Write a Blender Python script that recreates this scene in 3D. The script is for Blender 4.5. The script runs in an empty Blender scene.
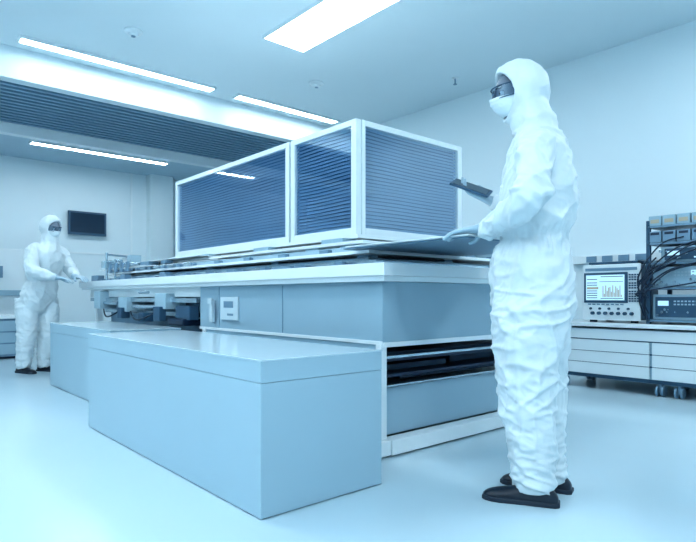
import bpy, bmesh, math, random
from mathutils import Vector, Matrix, noise, Quaternion
random.seed(4)
sc = bpy.context.scene
try:
    sc.view_settings.view_transform = 'Standard'
    sc.view_settings.look = 'Medium High Contrast'
except Exception as e:
    print(e)

# ------------------------------------------------------------ materials
def mat(name, col, rough=0.5, metal=0.0, emit=0.0, ecol=None, var=0.04, nscale=6.0, bump=0.0, bscale=60.0, spec=0.5, crease=0.0, coat=0.0):
    m = bpy.data.materials.new(name); m.use_nodes = True
    nt = m.node_tree; b = nt.nodes['Principled BSDF']
    b.inputs['Roughness'].default_value = rough
    b.inputs['Metallic'].default_value = metal
    b.inputs['Specular IOR Level'].default_value = spec
    b.inputs['Coat Weight'].default_value = coat; b.inputs['Coat Roughness'].default_value = 0.06
    tc = nt.nodes.new('ShaderNodeTexCoord')
    n = nt.nodes.new('ShaderNodeTexNoise'); n.inputs['Scale'].default_value = nscale; n.inputs['Detail'].default_value = 4
    nt.links.new(tc.outputs['Object'], n.inputs['Vector'])
    mx = nt.nodes.new('ShaderNodeMix'); mx.data_type = 'RGBA'
    mx.inputs[6].default_value = (*[c*(1-var) for c in col], 1)
    mx.inputs[7].default_value = (*[min(1, c*(1+var)) for c in col], 1)
    nt.links.new(n.outputs['Fac'], mx.inputs[0])
    nt.links.new(mx.outputs[2], b.inputs['Base Color'])
    nrm = None
    if crease:
        n3 = nt.nodes.new('ShaderNodeTexNoise'); n3.noise_type = 'RIDGED_MULTIFRACTAL'
        n3.inputs['Scale'].default_value = 8; n3.inputs['Detail'].default_value = 2.5; n3.inputs['Distortion'].default_value = 0.8
        mp = nt.nodes.new('ShaderNodeMapping'); mp.inputs['Scale'].default_value = (1, 1, .75); mp.inputs['Rotation'].default_value = (.5, .4, 0)
        nt.links.new(tc.outputs['Object'], mp.inputs[0]); nt.links.new(mp.outputs[0], n3.inputs['Vector'])
        b3 = nt.nodes.new('ShaderNodeBump'); b3.inputs['Strength'].default_value = crease; b3.inputs['Distance'].default_value = 0.015
        nt.links.new(n3.outputs['Fac'], b3.inputs['Height']); nrm = b3.outputs['Normal']
        nt.links.new(nrm, b.inputs['Normal'])
    if bump:
        n2 = nt.nodes.new('ShaderNodeTexNoise'); n2.inputs['Scale'].default_value = bscale; n2.inputs['Detail'].default_value = 5
        nt.links.new(tc.outputs['Object'], n2.inputs['Vector'])
        bp = nt.nodes.new('ShaderNodeBump'); bp.inputs['Strength'].default_value = bump; bp.inputs['Distance'].default_value = 0.01
        nt.links.new(n2.outputs['Fac'], bp.inputs['Height']); nt.links.new(bp.outputs['Normal'], b.inputs['Normal'])
        if nrm: nt.links.new(nrm, bp.inputs['Normal'])
    if emit:
        b.inputs['Emission Color'].default_value = (*(ecol or col), 1)
        b.inputs['Emission Strength'].default_value = emit
    return m

M = {}
M['wall'] = mat('wall_paint', (0.685, 0.80, 0.855), 0.6, var=0.015, nscale=1.5)
M['ceil'] = mat('ceiling_paint', (0.685, 0.80, 0.855), 0.75, var=0.015, nscale=1.5)
M['floor'] = mat('epoxy_floor', (0.49, 0.645, 0.73), 0.19, var=0.05, nscale=1.0, bump=0.012, bscale=9, spec=0.5)
M['white'] = mat('white_powder_coat', (0.73, 0.82, 0.865), 0.28, var=0.02, coat=0.2)
M['panel'] = mat('machine_panel_grey_blue', (0.30, 0.45, 0.55), 0.35, var=0.04, nscale=3)
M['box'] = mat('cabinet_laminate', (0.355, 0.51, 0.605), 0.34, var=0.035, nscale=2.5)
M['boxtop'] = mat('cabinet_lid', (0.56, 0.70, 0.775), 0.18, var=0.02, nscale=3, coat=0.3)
M['mid'] = mat('blue_grey_metal', (0.18, 0.30, 0.41), 0.4, metal=0.2)
M['dark'] = mat('dark_navy', (0.008, 0.028, 0.065), 0.45)
M['dark2'] = mat('slate_blue', (0.035, 0.095, 0.165), 0.5)
M['steel'] = mat('brushed_steel', (0.48, 0.6, 0.68), 0.22, metal=0.8)
M['lamp'] = mat('lamp_diffuser', (0.9, 0.97, 1.0), 0.5, emit=17, ecol=(0.87, 0.96, 1.0))
M['lampdim'] = mat('lamp_tube_diffuser', (0.9, 0.97, 1.0), 0.5, emit=24, ecol=(0.87, 0.96, 1.0))
M['louver'] = mat('louver_slat_blue', (0.19, 0.33, 0.45), 0.5)
M['soffit'] = mat('soffit_panel', (0.42, 0.57, 0.67), 0.5)
M['plenum'] = mat('plenum_blue', (0.14, 0.28, 0.40), 0.7)
M['blind'] = mat('blind_slat_blue', (0.12, 0.255, 0.43), 0.3, var=0.25, nscale=2.0)
M['blindback'] = mat('blind_backing_blue', (0.03, 0.10, 0.22), 0.5)
M['suit'] = mat('cleanroom_suit_fabric', (0.63, 0.725, 0.775), 0.55, var=0.03, nscale=9, bump=0.12, bscale=45, crease=1.0)
M['mask'] = mat('mask_fabric', (0.62, 0.73, 0.79), 0.7, var=0.02, bump=0.2, bscale=90)
M['glove'] = mat('nitrile_glove', (0.36, 0.50, 0.60), 0.4, var=0.05, bump=0.15, bscale=120)
M['skin'] = mat('skin', (0.17, 0.21, 0.27), 0.5, var=0.12, nscale=20)
M['eye'] = mat('eye_white', (0.5, 0.62, 0.7), 0.2)
M['pupil'] = mat('pupil', (0.005, 0.01, 0.02), 0.15)
M['shoe'] = mat('black_shoe_leather', (0.006, 0.015, 0.03), 0.38, var=0.2, bump=0.1)
M['sole'] = mat('shoe_sole', (0.012, 0.025, 0.045), 0.6)
M['screen'] = mat('lit_screen', (0.5, 0.72, 0.82), 0.2, emit=0.42, ecol=(0.6, 0.85, 1.0))
M['screendark'] = mat('dark_screen', (0.012, 0.035, 0.07), 0.12)
M['ochre'] = mat('bin_label_card', (0.45, 0.40, 0.30), 0.5)
M['cable'] = mat('cable_rubber', (0.01, 0.03, 0.06), 0.5)

def glass_mat(name, tint, fac):
    m = bpy.data.materials.new(name); m.use_nodes = True
    nt = m.node_tree; nt.nodes.clear()
    o = nt.nodes.new('ShaderNodeOutputMaterial'); t = nt.nodes.new('ShaderNodeBsdfTransparent')
    t.inputs[0].default_value = (*tint, 1)
    g = nt.nodes.new('ShaderNodeBsdfGlossy'); g.inputs['Roughness'].default_value = 0.03
    g.inputs['Color'].default_value = (0.8, 0.92, 1, 1)
    mx = nt.nodes.new('ShaderNodeMixShader'); mx.inputs[0].default_value = fac
    nt.links.new(t.outputs[0], mx.inputs[1]); nt.links.new(g.outputs[0], mx.inputs[2])
    nt.links.new(mx.outputs[0], o.inputs[0]); return m
M['glass'] = glass_mat('window_glass', (.88, .95, 1), 0.2)
M['lens'] = glass_mat('goggle_lens', (.5, .6, .7), 0.15)

# ------------------------------------------------------------ helpers
col = sc.collection
def group(name, loc=(0, 0, 0)):
    e = bpy.data.objects.new(name, None); e.empty_display_size = 0.1
    e.location = loc; col.objects.link(e); return e
def attach(ob, par):
    if par is not None:
        ob.parent = par; ob.matrix_parent_inverse = Matrix.Translation(-Vector(par.location))
def mk(name, bm, m, par=None, smooth=False, mats=None, recalc=True):
    me = bpy.data.meshes.new(name)
    if recalc: bmesh.ops.recalc_face_normals(bm, faces=bm.faces[:])
    bm.to_mesh(me); bm.free()
    me.materials.append(m)
    if smooth:
        for p in me.polygons: p.use_smooth = True
    ob = bpy.data.objects.new(name, me); col.objects.link(ob); attach(ob, par); return ob
def addbox(bm, x0, x1, y0, y1, z0, z1, bev=0.0):
    r = bmesh.ops.create_cube(bm, size=1)
    for v in r['verts']:
        v.co = Vector(((x0+x1)/2+v.co.x*(x1-x0), (y0+y1)/2+v.co.y*(y1-y0), (z0+z1)/2+v.co.z*(z1-z0)))
    if bev:
        es = list({e for v in r['verts'] for e in v.link_edges})
        bmesh.ops.bevel(bm, geom=es, offset=bev, segments=2, affect='EDGES', profile=0.7)
def box(name, x0, x1, y0, y1, z0, z1, m, par=None, bev=0.004):
    bm = bmesh.new(); addbox(bm, x0, x1, y0, y1, z0, z1, bev); return mk(name, bm, M[m], par)
def boxes(name, lst, m, par=None, bev=0.002):
    bm = bmesh.new()
    for b in lst: addbox(bm, *b, bev)
    return mk(name, bm, M[m], par)
def loft(bm, rings, cap=True):
    vr = [[bm.verts.new(p) for p in r] for r in rings]; n = len(rings[0])
    for a, b in zip(vr[:-1], vr[1:]):
        for i in range(n):
            bm.faces.new((a[i], a[(i+1) % n], b[(i+1) % n], b[i]))
    if cap:
        bm.faces.new(list(reversed(vr[0]))); bm.faces.new(vr[-1])
def tube(bm, pts, rad, n=16, sub=0):
    pts = [Vector(p) for p in pts]
    if sub:
        P = []; R = []
        for i in range(len(pts)-1):
            p0 = pts[max(0, i-1)]; p1 = pts[i]; p2 = pts[i+1]; p3 = pts[min(len(pts)-1, i+2)]
            for k in range(sub):
                t = k/sub
                P.append(0.5*((2*p1)+(-p0+p2)*t+(2*p0-5*p1+4*p2-p3)*t*t+(-p0+3*p1-3*p2+p3)*t**3))
                R.append(rad[i]*(1-t)+rad[i+1]*t)
        P.append(pts[-1]); R.append(rad[-1]); pts, rad = P, R
    t0 = (pts[1]-pts[0]).normalized(); u = t0.orthogonal().normalized(); rings = []
    for i, p in enumerate(pts):
        a = pts[max(0, i-1)]; b = pts[min(len(pts)-1, i+1)]; t = (b-a).normalized()
        u = (u-t*u.dot(t)).normalized(); w = t.cross(u)
        rings.append([p+(u*math.cos(2*math.pi*k/n)+w*math.sin(2*math.pi*k/n))*rad[i] for k in range(n)])
    loft(bm, rings)
def cyl(name, p0, p1, r, m, par=None, n=20):
    bm = bmesh.new(); tube(bm, [p0, p1], [r, r], n); ob = mk(name, bm, M[m], par)
    return ob
def cyls(name, lst, m, par=None, n=16):
    bm = bmesh.new()
    for p0, p1, r in lst: tube(bm, [p0, p1], [r, r], n)
    return mk(name, bm, M[m], par)
def pipe(name, pts, r, m, par=None):
    bm = bmesh.new(); tube(bm, pts, [r]*len(pts), 8, sub=6); return mk(name, bm, M[m], par, smooth=True)

# ------------------------------------------------------------ room shell
X0, X1, Y0, Y1, ZC = -3.0, 5.75, -3.0, 10.1, 3.3
box('floor', X0, X1, Y0, Y1, -0.1, 0, 'floor', bev=0)
box('ceiling', X0, X1, Y0, Y1, ZC, ZC+0.1, 'ceil', bev=0)
box('wall_right', X1, X1+0.1, Y0, Y1, 0, ZC, 'wall', bev=0)
box('wall_back', X0, X1, Y1, Y1+0.1, 0, ZC, 'wall', bev=0)
box('wall_left', X0-0.1, X0, Y0, Y1, 0, ZC, 'wall', bev=0)
box('wall_front', X0, X1, Y0-0.1, Y0, 0, ZC, 'wall', bev=0)
box('baseboard_right', X1-0.015, X1, Y0, Y1, 0, 0.09, 'white', bev=0.002)
box('baseboard_back', X0, X1-0.02, Y1-0.015, Y1, 0, 0.09, 'white', bev=0.002)
box('bulkhead_beam', X0, X1, 6.48, 6.62, 2.98, ZC, 'ceil', bev=0.004)
lv = group('louvered_ceiling', (2, 7.4, 3.0))
bm = bmesh.new()
for i in range(13):
    y = 6.70+i*0.118
    addbox(bm, X0, X1, y, y+0.05, 2.985, 3.05)
mk('slats', bm, M['louver'], lv)
box('plenum_panel', X0, X1, 6.62, 8.2, 3.12, 3.16, 'plenum', lv, 0)
boxes('cross_rails', [(x, x+0.05, 6.62, 8.2, 3.05, 3.10) for x in (-1.5, 0.3, 2.1, 3.9)], 'mid', lv, 0)
box('trim_1', X0, X1, 8.2, 8.32, 2.86, ZC, 'white')
box('trim_2', X0, X1, 8.32, Y1, 2.98, 3.04, 'soffit')
col_g = box('wall_column', 4.0, 4.42, 9.9, Y1, 0, 2.98, 'wall')
boxes('trim_3', [(X0, 4.0, Y1-0.012, Y1, 1.52, 1.55)]+[(x, x+0.03, Y1-0.012, Y1, 0.09, 2.98) for x in (0.2, 1.5, 3.72)], 'white', None, 0.001)

# lights
def panel_light(name, x0, x1, y0, y1, z, m='lamp', t=0.03, fr=0.018):
    g = group(name, ((x0+x1)/2, (y0+y1)/2, z))
    boxes('frame', [(x0-fr, x0, y0-fr, y1+fr, z-t, z), (x1, x1+fr, y0-fr, y1+fr, z-t, z), (x0, x1, y0-fr, y0, z-t, z), (x0, x1, y1, y1+fr, z-t, z)], 'white', g, 0.001)
    box('diffuser', x0, x1, y0, y1, z-t+0.006, z-0.002, m, g, 0)
    return g
panel_light('ceiling_strip_light', 1.23, 3.26, 6.15, 6.27, ZC)
panel_light('ceiling_strip_light', 3.6, 5.18, 6.15, 6.27, ZC)
panel_light('added_panel_light', 2.98, 3.44, 2.95, 4.63, ZC)
panel_light('added_panel_light', 0.3, 0.75, 2.95, 4.61, ZC)  # unseen panel, added left of the view for more light
panel_light('added_panel_light', -1.8, -1.3, -1.6, 0.3, ZC)  # unseen panel added behind the camera to light the room
panel_light('added_panel_light', 0.3, 0.8, -1.6, 0.3, ZC)  # another unseen panel added behind the camera as fill
panel_light('added_panel_light', -2.6, -2.15, 1.4, 4.3, ZC)  # unseen, added far left to light the cabinets' left faces
panel_light('added_panel_light', 4.3, 4.75, -1.0, 1.0, ZC)  # unseen extra light, added on the camera side at right
panel_light('ceiling_strip_light', -1.3, 0.8, 6.15, 6.27, ZC)
panel_light('ceiling_strip_light', 1.9, 3.86, 8.85, 8.98, 2.98, 'lampdim')
panel_light('ceiling_strip_light', -0.9, 1.0, 8.85, 8.98, 2.98, 'lampdim')

def detector(x, y):
    g = group('smoke_detector', (x, y, ZC))
    bm = bmesh.new()
    rr = [(0.0, .085), (.012, .085), (.02, .075), (.03, .05), (.045, .045), (.05, .03)]
    loft(bm, [[Vector((x+r*math.cos(k*math.tau/28), y+r*math.sin(k*math.tau/28), ZC-h)) for k in range(28)] for h, r in rr])
    mk('housing', bm, M['white'], g)
    cyl('sensor_ring', (x, y, ZC-.049), (x, y, ZC-.056), .02, 'mid', g)
detector(2.0, 5.36); detector(4.1, 5.26)
g = group('fire_sprinkler', (5.2, 4.1, ZC))
cyl('rosette', (5.2, 4.1, ZC), (5.2, 4.1, ZC-.01), .04, 'white', g)
cyl('stem', (5.2, 4.1, ZC-.01), (5.2, 4.1, ZC-.07), .008, 'mid', g)
cyl('deflector', (5.2, 4.1, ZC-.07), (5.2, 4.1, ZC-.075), .022, 'mid', g)

g = group('wall_monitor', (2.98, 10.05, 2.02))
box('bezel', 2.68, 3.28, 10.02, 10.06, 1.83, 2.22, 'dark2', g)
box('screen', 2.71, 3.25, 10.012, 10.02, 1.87, 2.19, 'screendark', g, 0.001)
box('wall_bracket', 2.88, 3.08, 10.06, 10.1, 1.93, 2.12, 'mid', g)

# ------------------------------------------------------------ storage cabinets
def low_cabinet(x0, x1, y0, y1, z):
    g = group('equipment_cabinet', ((x0+x1)/2, (y0+y1)/2, 0))
    box('body', x0, x1, y0, y1, 0.004, z-0.085, 'box', g, 0.003)
    box('upper_panel', x0-0.0005, x1, y0-0.0005, y1, z-0.0835, z-0.006, 'box', g, 0.002)
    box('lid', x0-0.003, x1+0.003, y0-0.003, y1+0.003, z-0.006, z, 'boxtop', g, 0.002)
    box('plinth', x0+0.01, x1-0.01, y0+0.01, y1-0.01, 0, 0.006, 'dark', g, 0)
    return g
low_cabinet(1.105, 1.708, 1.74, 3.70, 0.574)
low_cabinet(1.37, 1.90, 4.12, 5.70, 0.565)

# ------------------------------------------------------------ the machine
mc = group('processing_machine', (2.7, 4.3, 0))
box('table_slab', 1.93, 3.62, 1.95, 6.80, 0.905, 0.968, 'white', mc, 0.006)
box('slab_under_lip', 1.95, 3.60, 1.97, 6.78, 0.878, 0.905, 'white', mc, 0.003)
box('upper_body', 2.0, 3.5, 2.03, 4.0, 0.56, 0.878, 'panel', mc, 0.005)
boxes('body_trim', [(1.993, 2.0, 2.03, 4.0, 0.560, 0.578), (2.0, 3.5, 2.018, 2.03, 0.548, 0.572)], 'white', mc, 0.001)
boxes('panel_joints', [(1.997, 2.0, 2.9, 2.904, 0.58, 0.87), (1.997, 2.0, 3.7, 3.704, 0.58, 0.87)], 'mid', mc, 0)
boxes('frame_posts', [(1.99, 2.03, 2.03, 2.07, 0.0, 0.56), (3.46, 3.5, 2.03, 2.07, 0.0, 0.56), (1.99, 2.03, 3.9, 3.95, 0, 0.56), (3.46, 3.5, 3.9, 3.95, 0, 0.56),
                      (2.06, 2.12, 6.6, 6.66, 0.0, 0.88), (3.4, 3.46, 6.6, 6.66, 0.0, 0.88)], 'white', mc, 0.003)
boxes('base_rails', [(2.03, 3.5, 1.99, 2.07, 0.01, 0.085), (1.95, 2.03, 2.0, 6.6, 0.01, 0.085), (3.44, 3.52, 2.07, 6.6, 0.01, 0.085), (2.03, 3.44, 6.55, 6.63, 0.01, 0.085)], 'white', mc, 0.005)
box('lower_bin', 2.03, 3.46, 2.09, 3.9, 0.085, 0.33, 'panel', mc, 0.004)
box('interior_back', 2.03, 3.46, 3.0, 3.03, 0.33, 0.56, 'dark2', mc, 0)
box('side_skirt', 2.0, 2.02, 2.07, 3.9, 0.085, 0.56, 'panel', mc, 0)
boxes('shelves', [(2.03, 3.46, 2.08, 3.0, 0.385, 0.40), (2.03, 3.46, 2.06, 3.0, 0.47, 0.488)], 'dark', mc, 0.002)
boxes('shelf_lips', [(2.03, 3.46, 2.055, 2.065, 0.485, 0.498), (2.03, 3.46, 2.07, 2.08, 0.338, 0.345)], 'steel', mc, 0.001)
boxes('shelf_contents', [(2.2, 2.7, 2.2, 2.9, 0.40, 0.43), (2.8, 3.3, 2.25, 2.9, 0.40, 0.44), (2.1, 3.3, 2.15, 2.9, 0.488, 0.505), (2.3, 3.2, 2.2, 2.8, 0.345, 0.36)], 'dark2', mc, 0.003)
box('side_hatch', 1.985, 2.0, 3.42, 3.66, 0.64, 0.80, 'boxtop', mc, 0.003)
boxes('hatch_label', [(1.983, 1.985, 3.48, 3.61, 0.725, 0.77), (1.983, 1.985, 3.48, 3.56, 0.67, 0.685)], 'mid', mc, 0)
boxes('hatch_handle', [(1.96, 1.985, 3.74, 3.78, 0.62, 0.78), (1.95, 1.965, 3.73, 3.79, 0.75, 0.79)], 'boxtop', mc, 0.004)
box('beam_upper', 2.02, 3.4, 4.0, 6.7, 0.80, 0.878, 'white', mc, 0.004)
box('recessed_body', 2.18, 3.3, 4.0, 6.5, 0.30, 0.80, 'mid', mc, 0.004)
boxes('guide_rails', [(1.99, 2.04, 4.05, 6.6, 0.755, 0.79), (2.05, 2.10, 4.05, 6.3, 0.64, 0.675)], 'steel', mc, 0.003)
boxes('carriages', [(1.94, 2.12, 4.5, 4.72, 0.70, 0.83), (1.95, 2.12, 5.4, 5.62, 0.66, 0.80), (1.93, 2.1, 6.1, 6.28, 0.68, 0.86)], 'box', mc, 0.008)
boxes('carriage_motors', [(1.91, 1.97, 4.55, 4.68, 0.60, 0.72), (1.92, 2.0, 5.45, 5.56, 0.60, 0.70), (1.96, 2.04, 4.1, 4.35, 0.62, 0.73), (1.95, 2.05, 5.0, 5.12, 0.58, 0.66)], 'dark2', mc, 0.008)
box('drive_motor', 1.93, 2.08, 4.15, 4.42, 0.575, 0.63, 'dark', mc, 0.015)
cyls('pneumatic_cylinders', [((2.0, 4.75, .71), (2.0, 5.35, .71), .022), ((1.98, 5.7, .74), (1.98, 6.1, .74), .018), ((1.92, 4.8, .84), (1.92, 5.0, .84), .012)], 'steel', mc)
pipe('hose_1', [(1.98, 4.7, .70), (1.93, 4.9, .62), (1.95, 5.2, .60), (2.0, 5.45, .68)], .008, 'cable', mc)
pipe('hose_2', [(1.98, 5.6, .68), (1.93, 5.8, .61), (1.95, 6.0, .62), (2.0, 6.2, .70)], .008, 'cable', mc)
boxes('support_blocks', [(x, x+0.08, y, y+0.08, 0.968, 1.03) for x in (2.1, 2.75, 3.35) for y in (2.25, 3.1, 4.0, 4.9, 5.8)], 'mid', mc, 0.003)
boxes('table_bed', [(2.08, 3.45, 2.22, 6.1, 0.968, 1.012)], 'panel', mc, 0.004)
boxes('bed_edges', [(2.02, 2.07, 2.1, 6.3, 0.968, 0.992), (2.02, 3.5, 2.05, 2.10, 0.968, 0.985)], 'steel', mc, 0.003)
box('carrier_plate', 2.02, 3.5, 2.15, 6.2, 1.028, 1.046, 'white', mc, 0.002)
boxes('carrier_rails', [(2.06, 2.12, 2.2, 6.1, 1.048, 1.075), (2.30, 2.36, 2.2, 5.9, 1.048, 1.10), (3.3, 3.36, 2.2, 5.9, 1.048, 1.10)], 'box', mc, 0.003)
box('gantry_plate', 2.18, 3.42, 2.38, 5.4, 1.105, 1.125, 'white', mc, 0.003)
boxes('gantry_blocks', [(2.2, 2.3, y, y+0.14, 1.046, 1.105) for y in (2.45, 2.8, 3.2, 3.6, 4.1, 4.6, 5.1)]+[(2.22, 2.34, y, y+0.2, 1.125, 1.155) for y in (2.6, 3.4, 4.3, 4.85)]+[(3.1, 3.3, 2.6, 2.8, 1.125, 1.155), (2.7, 2.9, 2.6, 2.7, 1.125, 1.155)], 'panel', mc, 0.004)
boxes('loose_sheets', [(2.0, 2.5, 4.9, 6.3, 1.076, 1.082), (2.04, 2.6, 5.2, 6.1, 1.090, 1.096), (2.1, 2.6, 3.9, 5.1, 1.084, 1.09), (2.08, 2.7, 4.2, 5.6, 1.128, 1.134)], 'white', mc, 0.001)
boxes('small_fixtures', [(1.97, 2.03, 5.5, 5.62, 0.968, 1.02), (1.98, 2.03, 4.6, 4.72, 0.968, 1.01), (1.97, 2.02, 3.4, 3.55, 0.968, 0.99), (1.97, 2.04, 6.3, 6.5, .968, 1.03), (1.98, 2.1, 2.8, 3.0, 0.968, 0.985)]+[(1.96, 2.0, 2.3+i*.37, 2.36+i*.37, .968, .988) for i in range(10)], 'mid', mc, 0.004)
boxes('edge_clamps', [(2.03, 2.10, 2.5+i*.42, 2.58+i*.42, 1.046, 1.068) for i in range(8)]+[(2.3+i*.28, 2.38+i*.28, 2.16, 2.22, 1.046, 1.062) for i in range(4)], 'mid', mc, 0.003)
cyls('feed_rollers', [((2.0, y, 1.115), (3.3, y, 1.115), .020) for y in (5.5, 5.66, 5.82, 5.98)]+[((2.02, 4.2+i*.3, 1.062), (2.02, 4.32+i*.3, 1.062), .014) for i in range(6)], 'steel', mc)
boxes('roller_bearings', [(1.985, 2.01, y-.03, y+.03, 1.046, 1.14) for y in (5.5, 5.66, 5.82, 5.98)]+[(2.0, 2.06, 4.36+i*.3, 4.42+i*.3, 1.046, 1.07) for i in range(5)]+[(2.06, 2.16, 5.15, 5.35, 1.09, 1.13), (2.05, 2.12, 4.75, 4.85, 1.09, 1.12)], 'mid', mc, 0.004)
cyls('instrument_arm', [((2.0, 6.1, .968), (2.0, 6.1, 1.26), .012), ((2.0, 6.1, 1.24), (2.15, 5.75, 1.20), .010), ((2.0, 5.85, .968), (2.0, 5.85, 1.18), .010), ((1.98, 6.15, 1.16), (2.03, 5.75, 1.16), .014)], 'steel', mc)
boxes('instrument_head', [(1.96, 2.06, 6.05, 6.15, 1.10, 1.17), (2.1, 2.2, 5.68, 5.8, 1.10, 1.22)], 'box', mc, 0.006)
# enclosure
ex0, ex1, ey0, eym, ey1, ez0, ez1 = 2.3, 3.30, 2.55, 3.235, 5.08, 1.175, 1.875
enc = mc
fw = 0.045
def frame_yz(name, x, y0, y1, z0, z1, w):
    boxes(name, [(x-.012, x+.03, y0, y0+w, z0, z1), (x-.012, x+.03, y1-w, y1, z0, z1), (x-.012, x+.03, y0+w, y1-w, z0, z0+w), (x-.012, x+.03, y0+w, y1-w, z1-w*.8, z1)], 'white', enc, 0.004)
frame_yz('enclosure_side_frame_1', ex0, ey0, eym-0.01, ez0, ez1, fw)
frame_yz('enclosure_side_frame_2', ex0, eym+0.01, ey1, ez0, ez1, fw)
boxes('enclosure_end_frame', [(ex0+.03, ex0+.06, ey0-.008, ey0+.03, ez0, ez1), (ex1-fw, ex1, ey0-.008, ey0+.03, ez0, ez1), (ex0+.06, ex1-fw, ey0-.008, ey0+.03, ez0, ez0+fw), (ex0+.06, ex1-fw, ey0-.008, ey0+.03, ez1-fw*.8, ez1)], 'white', enc, 0.004)
boxes('enclosure_far_walls', [(ex1-.03, ex1, ey0+.03, ey1, ez0, ez1), (ex0+.03, ex1-.03, ey1-.03, ey1, ez0, ez1), (ex0+.03, ex1-.03, eym-.01, eym+.01, ez0+.02, ez1-.02)], 'panel', enc, 0.002)
boxes('enclosure_top_bottom', [(ex0+.03, ex1-.03, ey0+.03, ey1-.03, ez1-.02, ez1-.005), (ex0+.03, ex1-.03, ey0+.03, ey1-.03, ez0+.005, ez0+.02)], 'white', enc, 0.001)
boxes('enclosure_skid', [(ex0-.03, ex1+.04, ey0-.04, ey1+.05, ez0-.022, ez0)], 'white', enc, 0.003)
def slats(name, axis, a0, a1, c, z0, z1, sp=0.0215):
    bm = bmesh.new(); n = int((z1-z0)/sp)
    K = 24
    for i in range(n):
        z = z0+(i+.5)*(z1-z0)/n
        rows = []
        for k in range(K+1):
            a = a0+(a1-a0)*k/K
            w = noise.noise(Vector((a*2.2, i*0.16, c*3)))*0.007
            til = 0.009+0.004*noise.noise(Vector((a*1.3, i*.3, 9)))
            po = (c, z-0.0105+w); pi_ = (c+til, z+0.0095+w)
            if axis == 'x': rows.append((Vector((po[0], a, po[1])), Vector((pi_[0], a, pi_[1]))))
            else: rows.append((Vector((a, po[0], po[1])), Vector((a, pi_[0], pi_[1]))))
        vs = [(bm.verts.new(o), bm.verts.new(q)) for o, q in rows]
        for k in range(K): bm.faces.new((vs[k][0], vs[k+1][0], vs[k+1][1], vs[k][1]))
    return mk(name, bm, M['blind'], enc)
slats('blinds_side_1', 'x', ey0+fw, eym-.01-fw, ex0+.008, ez0+fw, ez1-fw*.8)
slats('blinds_side_2', 'x', eym+.01+fw, ey1-fw, ex0+.008, ez0+fw, ez1-fw*.8)
slats('blinds_end', 'y', ex0+.06, ex1-fw, ey0+.010, ez0+fw, ez1-fw*.8)
boxes('blind_backing', [(ex0+.032, ex0+.037, ey0+fw, eym-.05, ez0+.03, ez1-.03), (ex0+.032, ex0+.037, eym+.05, ey1-fw, ez0+.03, ez1-.03), (ex0+.06, ex1-fw, ey0+.034, ey0+.039, ez0+.03, ez1-.03)], 'blindback', enc, 0)
bm = bmesh.new()
for q in ([(ex0, ey0+fw, 0), (ex0, eym-.01-fw, 0)], [(ex0, eym+.01+fw, 0), (ex0, ey1-fw, 0)], [(ex0+.06, ey0+.002, 0), (ex1-fw, ey0+.002, 0)]):
    a, b = Vector(q[0]), Vector(q[1]); zl = Vector((0, 0, ez0+fw)); zh = Vector((0, 0, ez1-fw*.8))
    bm.faces.new([bm.verts.new(p) for p in (a+zl, b+zl, b+zh, a+zh)])
mk('enclosure_glass', bm, M['glass'], enc)
ws = group('work_sheet', (2.4, 2.0, 1.03))
box('sheet', 1.90, 2.75, 1.43, 2.20, 1.053, 1.058, 'white', ws, 0.001)
box('backing_film', 1.93, 2.78, 1.46, 2.25, 1.0465, 1.0525, 'mid', ws, 0.001)

# ------------------------------------------------------------ right bench with instruments
bx = 4.86
cart = group('equipment_cart', (5.2, 2.0, 0))
box('cabinet', bx+.02, 5.5, 1.0, 2.72, 0.13, 0.53, 'panel', cart, 0.004)
box('worktop', bx-.03, 5.55, 0.97, 2.76, 0.545, 0.58, 'white', cart, 0.006)
boxes('drawer_fronts', [(bx, bx+.02, y0, y0+0.84, z0, z0+.095) for y0 in (1.01, 1.87) for z0 in (0.135, 0.235, 0.335)]+[(bx, bx+.02, 1.01, 2.71, .440, .525)], 'white', cart, 0.003)
boxes('drawer_gaps', [(bx+.008, bx+.022, 1.02, 2.70, z, z+.012) for z in (.226, .326, .431)], 'dark2', cart, 0)
boxes('chassis', [(bx+.02, 5.48, 1.02, 2.70, 0.10, 0.13)], 'dark2', cart, 0.002)
bm = bmesh.new()
for x in (bx+.05, 5.42):
    for y in (1.08, 1.66, 1.80, 2.62):
        tube(bm, [(x, y-.030, .043), (x, y-.012, .043)], [.043, .043], 20)
        tube(bm, [(x, y+.012, .043), (x, y+.030, .043)], [.043, .043], 20)
        addbox(bm, x-.012, x+.035, y-.012, y+.012, .03, .10, .003)
mk('castors', bm, M['mid'], cart)

an = group('signal_analyser', (5.1, 2.2, .58))
ax = bx+.06
box('case', ax, ax+.40, 1.97, 2.43, 0.605, 1.07, 'mid', an, 0.012)
box('front_bezel', ax-.02, ax+.005, 1.955, 2.445, 0.60, 1.08, 'white', an, 0.008)
box('top_handle', ax+.02, ax+.30, 1.99, 2.41, 1.085, 1.105, 'dark2', an, 0.006)
boxes('handle_mounts', [(ax+.05, ax+.09, 2.0, 2.03, 1.07, 1.09), (ax+.05, ax+.09, 2.37, 2.40, 1.07, 1.09)], 'dark2', an, 0.002)
box('screen_surround', ax-.026, ax-.018, 2.055, 2.43, 0.75, 1.01, 'dark2', an, 0.002)
box('screen', ax-.030, ax-.025, 2.08, 2.41, 0.772, 0.99, 'screen', an, 0.001)
boxes('screen_readout', [(ax-.032, ax-.030, 2.31, 2.40, z, z+.006) for z in (.79, .81, .83, .85, .90, .92, .95)]+[(ax-.032, ax-.030, 2.09, 2.28, .972, .978), (ax-.032, ax-.030, 2.09, 2.28, .785, .79), (ax-.032, ax-.030, 2.09, 2.29, .93, .934)], 'dark2', an, 0)
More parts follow.
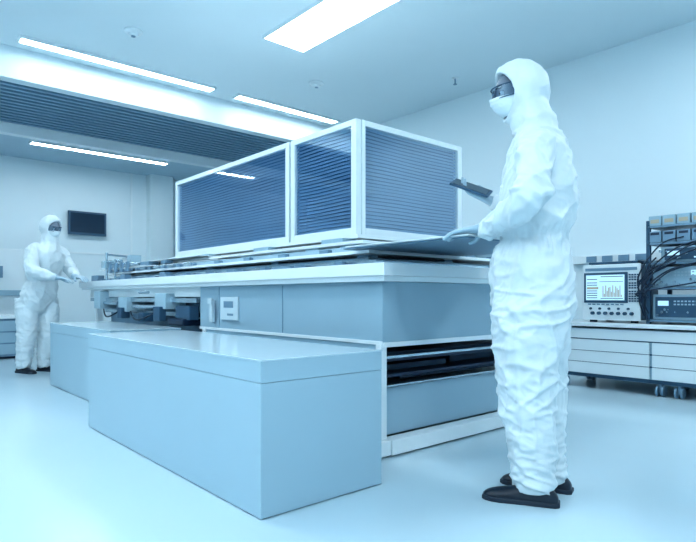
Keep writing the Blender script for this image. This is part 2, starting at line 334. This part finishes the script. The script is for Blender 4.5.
boxes('screen_traces', [(ax-.032, ax-.030, 2.10+i*.012, 2.106+i*.012, .80, .82+.08*abs(math.sin(i*1.3))) for i in range(14)]+[(ax-.032, ax-.030, 2.30, 2.40, .868, .886)], 'ochre', an, 0)
boxes('keys', [(ax-.027, ax-.02, 1.965+i*.022, 1.98+i*.022, z, z+.012) for i in range(4) for z in (.76, .78, .80, .82, .84, .87, .89, .91, .94, .96, .98)], 'dark2', an, 0.001)
boxes('soft_keys', [(ax-.027, ax-.02, 2.09+i*.04, 2.115+i*.04, .732, .742) for i in range(8)]+[(ax-.024, ax-.02, 1.98, 2.42, 1.025, 1.05)], 'mid', an, 0.001)
cyls('connectors', [((ax-.02, 2.02+i*.055, .66), (ax-.045, 2.02+i*.055, .66), .014) for i in range(7)]+[((ax-.02, 2.05+i*.08, .70), (ax-.035, 2.05+i*.08, .70), .010) for i in range(5)], 'dark2', an)
boxes('feet', [(ax+.02, ax+.06, 2.0, 2.05, .58, .605), (ax+.02, ax+.06, 2.35, 2.40, .58, .605), (ax+.34, ax+.38, 2.0, 2.05, .58, .605), (ax+.34, ax+.38, 2.35, 2.40, .58, .605)], 'dark', an, 0.002)

wsf = group('wall_cable_trunking', (5.7, 2.4, 1.1))
boxes('trunking', [(5.66, 5.75, 1.2, 2.95, 1.14, 1.22)], 'white', wsf, 0.004)
boxes('sockets', [(5.645, 5.66, 2.2+i*.16, 2.3+i*.16, 1.15, 1.21) for i in range(4)], 'mid', wsf, 0.002)

rk = group('instrument_rack', (5.1, 1.45, .58))
rx = bx+.04
boxes('uprights', [(rx, rx+.03, 1.88, 1.91, .58, 1.42), (rx, rx+.03, 1.02, 1.05, .58, 1.42), (rx+.45, rx+.48, 1.88, 1.91, .58, 1.42), (rx+.45, rx+.48, 1.02, 1.05, .58, 1.42)], 'dark2', rk, 0.002)
boxes('rack_shelves', [(rx, rx+.48, 1.03, 1.90, z, z+.018) for z in (.60, .86, 1.06, 1.22, 1.36)], 'mid', rk, 0.002)
boxes('instruments', [(rx+.01, rx+.42, 1.50, 1.86, .62, .82), (rx+.01, rx+.42, 1.07, 1.46, .62, .84), (rx+.01, rx+.42, 1.46, 1.86, .88, 1.04), (rx+.01, rx+.42, 1.07, 1.42, .88, 1.03), (rx+.01, rx+.42, 1.30, 1.80, 1.08, 1.20)], 'panel', rk, 0.006)
boxes('instrument_faces', [(rx+.002, rx+.01, 1.52, 1.84, .64, .80), (rx+.002, rx+.01, 1.09, 1.44, .64, .82), (rx+.002, rx+.01, 1.09, 1.40, .895, 1.01), (rx+.002, rx+.01, 1.33, 1.77, 1.095, 1.185)], 'dark2', rk, 0.002)
boxes('instrument_displays', [(rx-.001, rx+.003, 1.74, 1.82, .73, .77), (rx-.001, rx+.003, 1.34, 1.42, .75, .79), (rx-.001, rx+.003, 1.30, 1.38, .96, 1.0), (rx-.001, rx+.003, 1.66, 1.75, 1.13, 1.165), (rx+.002, rx+.01, 1.5, 1.58, .97, 1.01)], 'screen', rk, 0.001)
boxes('instrument_buttons', [(rx-.002, rx+.003, 1.53+i*.026, 1.546+i*.026, z, z+.012) for i in range(7) for z in (.735, .76, .965, .99)]+[(rx-.002, rx+.003, 1.10+i*.026, 1.116+i*.026, z, z+.012) for i in range(7) for z in (.75, .775, .96)], 'box', rk, 0.001)
kn = []
for i in range(70):
    y = random.uniform(1.10, 1.84); z = random.choice((.655, .68, .70, .90, .92, .94, 1.11, 1.14, 1.165))
    kn.append(((rx+.008, y, z), (rx-.012, y, z), random.uniform(.005, .012)))
cyls('knobs', kn, 'steel', rk, 10)
boxes('drawer_bins', [(rx, rx+.2, 1.06+i*.105, 1.155+i*.105, 1.378, 1.455) for i in range(8)], 'panel', rk, 0.004)
boxes('bin_labels', [(rx-.003, rx, 1.075+i*.105, 1.14+i*.105, 1.395, 1.425) for i in range(8)], 'ochre', rk, 0.001)
boxes('bin_set_lower', [(rx, rx+.2, 1.06+i*.105, 1.155+i*.105, 1.24, 1.33) for i in range(8)], 'mid', rk, 0.004)
boxes('bin_caps', [(rx-.003, rx, 1.075+i*.105, 1.14+i*.105, 1.30, 1.32) for i in range(8)], 'dark', rk, 0.001)
for i in range(11):
    y = 1.93+random.uniform(-.03, .02); y2 = random.uniform(1.15, 1.9)
    z0 = random.uniform(.9, 1.3); z1 = random.uniform(.62, .9)
    pipe('cable_%d' % (i+1), [(rx-.005, y2, z0), (rx-.05, (y+y2)/2, z0-.06), (rx-.06, y, (z0+z1)/2-.05), (rx-.04, y-.03, z1)], .006, 'cable', rk)

bn = group('laboratory_bench', (1.2, 9.0, 0))
box('cabinet', 0.2, 1.72, 8.45, 9.1, 0.03, 0.52, 'mid', bn, 0.006)
box('worktop', 0.17, 1.76, 8.42, 9.12, 0.52, 0.56, 'white', bn, 0.005)
boxes('drawers', [(0.25+i*.49, 0.70+i*.49, 8.44, 8.452, .06+j*.15, .19+j*.15) for i in range(3) for j in range(3)], 'panel', bn, 0.002)
box('plinth', .22, 1.7, 8.5, 9.08, 0, .03, 'dark', bn, 0)
hp = group('service_panel', (1.3, 9.5, 0))
boxes('panel_body', [(0.3, 1.95, 9.55, 9.62, 0.06, 1.50)], 'white', hp, 0.006)
boxes('panel_feet', [(0.35, 0.5, 9.42, 9.75, 0, .06), (1.7, 1.85, 9.42, 9.75, 0, .06)], 'mid', hp, 0.003)
boxes('switch_boxes', [(1.5, 1.66, 9.50, 9.55, 1.08, 1.25), (1.2, 1.4, 9.50, 9.55, 1.0, 1.2), (0.8, 1.0, 9.50, 9.55, 1.0, 1.3)], 'mid', hp, 0.004)
boxes('cable_tray', [(0.3, 1.95, 9.49, 9.55, 0.82, .90)], 'panel', hp, 0.004)

# ------------------------------------------------------------ people
def ring(cx, cy, z, rx, ry, n=32):
    return [Vector((cx+rx*math.cos(k*math.tau/n), cy+ry*math.sin(k*math.tau/n), z)) for k in range(n)]
def remeshed(bm, voxel, smooth_it):
    bmesh.ops.recalc_face_normals(bm, faces=bm.faces[:])
    me = bpy.data.meshes.new('tmp'); bm.to_mesh(me); bm.free()
    ob = bpy.data.objects.new('tmp', me); col.objects.link(ob)
    md = ob.modifiers.new('r', 'REMESH'); md.mode = 'VOXEL'; md.voxel_size = voxel
    dg = bpy.context.evaluated_depsgraph_get(); dg.update()
    me2 = bpy.data.meshes.new_from_object(ob.evaluated_get(dg))
    bpy.data.objects.remove(ob)
    b2 = bmesh.new(); b2.from_mesh(me2)
    for _ in range(smooth_it): bmesh.ops.smooth_vert(b2, verts=b2.verts[:], factor=0.5, use_axis_x=True, use_axis_y=True, use_axis_z=True)
    b2.normal_update()
    return b2
def smooth01(a, b, x):
    t = max(0, min(1, (x-a)/(b-a))); return t*t*(3-2*t)
def crest(p, k=3.2):
    return max(0.0, 1-abs(noise.noise(p))*k)**1.3

def hand(parent_name, wrist, fdir, back, left, curls, thumb_close, T, par, spread=0.004):
    sgn = 1 if left else -1
    bm = bmesh.new()
    rr = [(-.055, .036, .036), (-.03, .033, .031), (0, .029, .022), (.03, .037, .018), (.065, .042, .0155), (.088, .040, .012), (.094, .034, .009)]
    loft(bm, [[Vector((rx_*math.cos(k*math.tau/20), y, rz_*math.sin(k*math.tau/20))) for k in range(20)] for y, rx_, rz_ in rr])
    xs = [.031, .0105, -.0105, -.031]; ln = [.074, .083, .077, .060]
    for i in range(4):
        x = xs[i]*sgn; a = 0; p = Vector((x, .075, 0)); d0 = Vector((spread*sgn*(1.5-i)*6, 1, 0)).normalized()
        pts = [p.copy()]; rad = [.0098]
        seg = [.022, ln[i]*.45, ln[i]*.30, ln[i]*.25]
        for j, s in enumerate(seg):
            if j: a += curls[i]*(1.0 if j < 3 else .7)
            d = Vector((d0.x, math.cos(a)*d0.y, -math.sin(a)))
            p = p+d*s; pts.append(p.copy()); rad.append([.0098, .0092, .0085, .0068][j])
        tube(bm, pts, rad, 10, sub=3)
    p = Vector((.026*sgn, .018, -.004)); pts = [p.copy()]; rad = [.015]
    for s, d, r_ in ((.034, Vector((.75*sgn, .62, -.20-thumb_close*.5)), .0125), (.030, Vector((.45*sgn, .85, -.25-thumb_close*.4)), .0105), (.026, Vector((.15*sgn, .97, -.15-thumb_close*.1)), .008)):
        p = p+d.normalized()*s; pts.append(p.copy()); rad.append(r_)
    tube(bm, pts, rad, 10, sub=3)
    b2 = remeshed(bm, .0028, 2)
    f = Vector(fdir).normalized(); z = Vector(back); z = (z-f*z.dot(f)).normalized(); x = f.cross(z)
    R = Matrix((x, f, z)).transposed().to_4x4()
    b2.transform(T @ Matrix.Translation(Vector(wrist)) @ R)
    return mk(parent_name, b2, M['glove'], par, smooth=True)

def shoe(name, x, y0, y1, T, par, yaw=0.0):
    L = y1-y0
    prof = [(0.0, .020, .028), (.04, .030, .050), (.15, .034, .072), (.28, .035, .080), (.42, .034, .072), (.58, .038, .056), (.75, .043, .046), (.88, .040, .038), (.96, .030, .028), (1.0, .017, .02)]
    bm = bmesh.new(); rings = []
    n = 24
    for t, w, h in prof:
        y = y0+L*t; r = []
        for k in range(n):
            a = k*math.tau/n; c, s = math.cos(a), math.sin(a)
            zz = .018+(h-.014)*s if s > 0 else .018+.006*s
            r.append(Vector((x+w*(abs(c)**.75)*(1 if c > 0 else -1), y, zz)))
        rings.append(r)
    loft(bm, rings)
    XT = T @ Matrix.Translation((x, y0, 0)) @ Matrix.Rotation(yaw, 4, 'Z') @ Matrix.Translation((-x, -y0, 0))
    bm.transform(XT)
    a = mk(name+'_upper', bm, M['shoe'], par, smooth=True)
    a.modifiers.new('s', 'SUBSURF').levels = 1; a.modifiers['s'].render_levels = 1
    bm = bmesh.new(); rings = []
    for z, g_ in ((0.0, .002), (.004, .004), (.014, .004), (.018, .002)):
        pts = [(w+g_, y0+L*t) for t, w, h in prof]
        pts[0] = (pts[0][0], y0-g_); pts[-1] = (pts[-1][0], y1+g_)
        r = [Vector((x+w, y, z)) for w, y in pts]+[Vector((x-w, y, z)) for w, y in reversed(pts)]
        rings.append(r)
    loft(bm, rings)
    bm.transform(XT)
    mk(name+'_sole', bm, M['sole'], par)

def person(name, loc, rotz, torso, legs, arms, head, hyaw, hpitch, shoes, seed=0.0, hs=1.0, waist_z=1.03, voxel=.0062, amp=1.0):
    g = group(name, loc)
    T = Matrix.Translation(loc) @ Matrix.Rotation(rotz, 4, 'Z')
    bm = bmesh.new()
    loft(bm, [ring(*t) for t in torso])
    for lg in legs: loft(bm, [ring(*t) for t in lg])
    for am in arms: tube(bm, [a[0] for a in am], [a[1] for a in am], 20, sub=4)
    H = Matrix.Translation(head) @ Matrix.Rotation(hyaw, 4, 'Z') @ Matrix.Rotation(hpitch, 4, 'X')
    prof = [(-.124, 0.0, .025, .03), (-.116, -.002, .058, .07), (-.090, 0, .088, .101), (-.050, .002, .105, .126), (-.012, .003, .108, .134), (.018, -.001, .101, .129), (.040, -.007, .091, .117), (.052, -.011, .083, .105), (.056, -.012, .076, .097), (.046, -.012, .069, .089), (.010, -.012, .062, .080)]
    rings = []
    for y, cz, rx_, rz_ in prof:
        r = []
        fr = smooth01(-.02, .05, y)
        for k in range(32):
            a = k*math.tau/32; s = math.sin(a)
            px = rx_*math.cos(a)*(1-.10*max(0, -s))
            yy = y+fr*(.026*max(0, s)**2-.008*(1-abs(s))+.018*max(0, -s)**2)
            r.append(H @ (Vector((px, yy, cz+rz_*s))*hs))
        rings.append(r)
    loft(bm, rings)
    nk = torso[-1]; hv = Vector(head)
    tube(bm, [Vector((nk[0], nk[1]-.005, nk[2]-.06)), Vector(((nk[0]+hv.x)/2, (nk[1]+hv.y)/2-.01, (nk[2]+hv.z)/2-.03)), hv+Vector((0, -.035, -.03))], [.088*hs, .084*hs, .078*hs], 24, sub=3)
    b2 = remeshed(bm, voxel, 3)
    hc = Vector(head)
    elbows = [Vector(am[len(am)//2][0]) for am in arms]
    for v in b2.verts:
        p = v.co; n = v.normal
        q = Vector((p.x+seed, p.y+seed*1.7, p.z))
        wv3 = Vector((noise.noise(q*3.1), noise.noise(q*3.1+Vector((7, 1, 3))), noise.noise(q*3.1+Vector((3, 9, 2)))))
        wq = q+wv3*.10
        hd = (p-hc).length
        hoodf = 1-smooth01(.12*hs, .2*hs, hd)
        billow = noise.noise(Vector((q.x*4, q.y*4, q.z*3.2)))
        c1 = crest(Vector((wq.x*10+wq.z*2.6, wq.y*10+wq.z*1.6, wq.z*2.6)), 3.8)
        c2 = crest(Vector((wq.x*6-wq.z*9, wq.y*7+wq.z*9, wq.z*7)), 4.4)
        c3 = crest(Vector((wq.x*8+wq.z*13, wq.y*6+11, wq.z*12)), 4.6)
        c4 = crest(Vector((wq.x*16+3, wq.y*16+wq.z*8, wq.z*12)), 4.5)
        legz = 1-smooth01(.50, .85, p.z)
        low = 1-smooth01(.10, .28, p.z)
        eb = max(math.exp(-((p-e).length/.10)**2) for e in elbows)
        knee = math.exp(-((p.z-.47)/.12)**2)
        seat = math.exp(-((p.z-.74)/.09)**2)
        d = .011*billow+.013*c1*(1-.25*legz)+.011*c2*(.6+.4*knee+.6*eb+.4*seat)+.008*c3*(.45+.8*low+.7*eb+.4*knee)+.004*c4-.009
        d *= (1-.66*hoodf)*amp
        if abs(p.x) < .24:
            ang = math.atan2(p.y-torso[4][1], p.x)
            gat = math.exp(-((p.z-waist_z)/.05)**2)
            d += gat*.004*math.sin(ang*38+noise.noise(q*6)*3)
        d += low*.003*math.sin(p.z*140+noise.noise(q*9)*6)
        v.co = p+n*d
    bmesh.ops.smooth_vert(b2, verts=b2.verts[:], factor=0.3, use_axis_x=True, use_axis_y=True, use_axis_z=True)
    b2.normal_update()
    b2.transform(T)
    mk('cleanroom_suit', b2, M['suit'], g, smooth=True)
    bm = bmesh.new(); bmesh.ops.create_uvsphere(bm, u_segments=48, v_segments=32, radius=1)
    def face(p):
        x, y, z = p.x*.068, p.y*.082, p.z*.104
        if y > 0:
            y += .012*math.exp(-(x/.012)**2)*smooth01(-.045, -.02, z)*(1-smooth01(-.01, .03, z))*1.8
            y += .005*math.exp(-((z-.028)/.012)**2)
            y -= .010*math.exp(-((abs(x)-.03)/.014)**2)*math.exp(-((z-.006)/.014)**2)
            y += .006*math.exp(-(x/.025)**2)*math.exp(-((z+.085)/.018)**2)
            y += .003*math.exp(-(x/.022)**2)*math.exp(-((z+.052)/.006)**2)
        if z < 0: x *= (1-.25*smooth01(0, .1, -z))
        return Vector((x, y+.010, z-.012))
    for v in bm.verts: v.co = H @ (face(v.co)*hs)
    bm.transform(T); mk('face_head', bm, M['skin'], g, smooth=True)
    for nm, r_, dy, mm in (('eyeballs', .0125, 0, 'eye'), ('irises', .0062, .0085, 'pupil')):
        bm = bmesh.new()
        for sx in (-1, 1):
            bmesh.ops.create_uvsphere(bm, u_segments=16, v_segments=12, radius=r_*hs, matrix=H @ Matrix.Translation(Vector((.029*sx, .073+dy, -.006))*hs))
        bm.transform(T); mk(nm, bm, M[mm], g, smooth=True)
    bm = bmesh.new()
    for sx in (-1, 1):
        tube(bm, [H @ (Vector((sx*a, b, c))*hs) for a, b, c in ((.012, .089, .019), (.028, .088, .023), (.044, .079, .019))], [.0035*hs]*3, 8, sub=3)
    bm.transform(T); mk('eyebrows', bm, M['pupil'], g, smooth=True)
    def gp(u, z, off=0.0):
        ang = u*1.32
        return H @ (Vector(((.074+off)*math.sin(ang), .012+(.092+off)*math.cos(ang), z))*hs)
    bm = bmesh.new(); nu = 24
    for i in range(nu):
        u0, u1 = -1+2*i/nu, -1+2*(i+1)/nu
        zb0 = -.026+.012*math.exp(-(u0/.14)**2); zb1 = -.026+.012*math.exp(-(u1/.14)**2)
        bm.faces.new([bm.verts.new(p) for p in (gp(u0, zb0), gp(u1, zb1), gp(u1, .022), gp(u0, .022))])
    bm.transform(T); mk('goggle_lens', bm, M['lens'], g, smooth=True)
    bm = bmesh.new()
    us = [-1+2*i/nu for i in range(nu+1)]
    tube(bm, [gp(u, .023, .001) for u in us], [.0028*hs]*len(us), 8)
    tube(bm, [gp(u, -.026+.012*math.exp(-(u/.14)**2), .001) for u in us], [.0022*hs]*len(us), 8)
    for sx in (-1, 1): tube(bm, [gp(sx, .023), gp(sx, -.026)], [.004*hs, .004*hs], 8)
    bm.transform(T); mk('goggle_frame', bm, M['dark2'], g, smooth=True)
    bm = bmesh.new(); nu, nv = 30, 14; grid = []
    for j in range(nv+1):
        row = []
        for i in range(nu+1):
            u = -1+2*i/nu; w = j/nv
            zz = -.024-.072*w; zz += .008*(1-abs(u))*(1-w)
            ang = u*1.45
            px = .071*math.sin(ang)*(1-.20*w)
            bulge = (1-u*u)
            py = .002+.080*math.cos(ang)+.022*bulge*math.sin(math.pi*min(1, .25+w*.75))**.8+.010*math.exp(-(u/.16)**2)*(1-w)
            py -= .022*w*w
            py += .0018*math.sin(w*26)*bulge
            row.append(bm.verts.new(H @ (Vector((px, py+.009, zz))*hs)))
        grid.append(row)
    for j in range(nv):
        for i in range(nu): bm.faces.new((grid[j][i], grid[j][i+1], grid[j+1][i+1], grid[j+1][i]))
    bm.transform(T); mo = mk('face_mask', bm, M['mask'], g, smooth=True)
    sd = mo.modifiers.new('t', 'SOLIDIFY'); sd.thickness = .002
    for i, s in enumerate(shoes): shoe('shoe_%d' % (i+1), *s[:3], T, g, s[3])
    return g, T

# --- operator in the foreground
loc1 = Vector((2.078, 1.243, 0)); rot1 = math.radians(23.9)
torso1 = [(0, 0, .66, .12, .09), (0, 0, .70, .165, .13), (0, 0, .78, .190, .158), (0, .002, .88, .198, .165), (0, 0, .97, .186, .154), (0, -.004, 1.035, .158, .130), (0, -.01, 1.09, .182, .150), (0, -.018, 1.20, .186, .148),
          (0, -.026, 1.31, .182, .134), (0, -.028, 1.38, .165, .120), (0, -.022, 1.43, .122, .10), (0, -.010, 1.47, .088, .088), (0, .0, 1.53, .080, .085)]
def leg(sx, oy=0.0):
    return [(sx*.088, oy-.022, .040, .058, .076), (sx*.088, oy-.02, .070, .070, .088), (sx*.088, oy-.015, .14, .076, .092), (sx*.089, oy-.005, .26, .086, .100), (sx*.090, oy+.010, .42, .094, .110), (sx*.092, oy+.012, .50, .099, .118), (sx*.096, oy+.008, .62, .106, .134), (sx*.098, 0, .74, .105, .145), (sx*.095, 0, .84, .09, .13)]
arms1 = [
    [((-.11, -.03, 1.372), .068), ((-.18, -.03, 1.350), .076), ((-.24, -.03, 1.27), .068), ((-.288, -.015, 1.15), .060), ((-.205, .075, 1.10), .055), ((-.095, .155, 1.078), .045), ((-.055, .185, 1.072), .035)],
    [((.11, -.03, 1.372), .068), ((.18, -.025, 1.350), .076), ((.235, -.01, 1.27), .069), ((.265, .03, 1.15), .061), ((.24, .12, 1.185), .053), ((.222, .185, 1.222), .042), ((.217, .205, 1.232), .035)]]
g1, T1 = person('cleanroom_operator', loc1, rot1, torso1, [leg(-1, .005), leg(1, -.02)], arms1, (0, .062, 1.636), math.radians(28), math.radians(-8),
                [(-.09, -.105, .178, .06), (.09, -.140, .145, -.10)], seed=0.0)
hand('left_glove', (-.045, .195, 1.082), (.12, 1, -.12), (.1, .1, 1), True, [.16, .14, .16, .2], .6, T1, g1)
hand('right_glove', (.215, .215, 1.238), (-.15, .9, .42), (.15, .42, -.9), False, [.42, .40, .42, .5], .5, T1, g1)
tb = group('handheld_tablet', T1 @ Vector((.17, .31, 1.29)))
nrm = Vector((-.30, -.40, .86)).normalized(); xx = Vector((1, 0, 0)); xx = (xx-nrm*xx.dot(nrm)).normalized(); yy = nrm.cross(xx)
Rt = T1 @ Matrix.Translation((.185, .293, 1.297)) @ Matrix((xx, yy, nrm)).transposed().to_4x4() @ Matrix.Rotation(.15, 4, 'Z')
for nm, dims, dz, mm in (('case', (.066, .090, .005), 0, 'dark2'), ('screen', (.058, .078, .0008), .0056, 'screendark')):
    bm = bmesh.new(); addbox(bm, -dims[0], dims[0], -dims[1], dims[1], dz-dims[2], dz+dims[2], .002 if nm == 'case' else 0)
    bm.transform(Rt); mk(nm, bm, M[mm], tb)

# --- technician in the background
loc2 = Vector((1.481, 6.777, 0)); rot2 = math.radians(-151.1)
lean = lambda z: .02+.19*smooth01(.6, 1.45, z)
torso2 = [(0, .0+lean(z*.935), z*.935, a_*.97, b_*.97) for (c0, c1, z, a_, b_) in torso1]
def leg2(sx, oy): return [(x, y+oy+.02*smooth01(0, .6, z), z*.94, a_*.93, b_*.93) for (x, y, z, a_, b_) in leg(sx, 0)]
arms2 = [
    [((-.10, .17, 1.30), .072), ((-.17, .17, 1.28), .076), ((-.215, .19, 1.19), .070), ((-.235, .25, 1.08), .062), ((-.19, .34, 1.04), .052), ((-.13, .44, 1.02), .040)],
    [((.10, .17, 1.30), .072), ((.17, .17, 1.28), .076), ((.215, .19, 1.19), .070), ((.235, .23, 1.07), .062), ((.18, .32, 1.03), .052), ((.11, .41, 1.00), .040)]]
g2, T2 = person('cleanroom_technician', loc2, rot2, torso2, [leg2(-1, .05), leg2(1, -.04)], arms2, (0, .235, 1.530), math.radians(-4), math.radians(-14),
                [(-.09, -.06, .22, .08), (.09, -.15, .13, -.1)], seed=5.3, waist_z=.965, voxel=.010, amp=.8)
hand('left_glove', (-.12, .455, 1.015), (.2, 1, -.15), (.1, .1, 1), True, [.3, .3, .3, .35], .4, T2, g2)
hand('right_glove', (.10, .425, .997), (-.2, 1, -.12), (-.1, .1, 1), False, [.3, .3, .3, .35], .4, T2, g2)

# ------------------------------------------------------------ world + camera
w = bpy.data.worlds.new('world'); sc.world = w; w.use_nodes = True
w.node_tree.nodes['Background'].inputs[0].default_value = (0.6, 0.8, 0.95, 1)
w.node_tree.nodes['Background'].inputs[1].default_value = 0.3
cd = bpy.data.cameras.new('camera'); cam = bpy.data.objects.new('camera', cd); col.objects.link(cam)
cd.sensor_width = 36; cd.lens = 570/696*36; cd.shift_y = 26/696; cd.clip_start = .02
cam.location = (0, 0, .8); cam.rotation_euler = (math.radians(90), 0, math.radians(-41.1))
sc.camera = cam
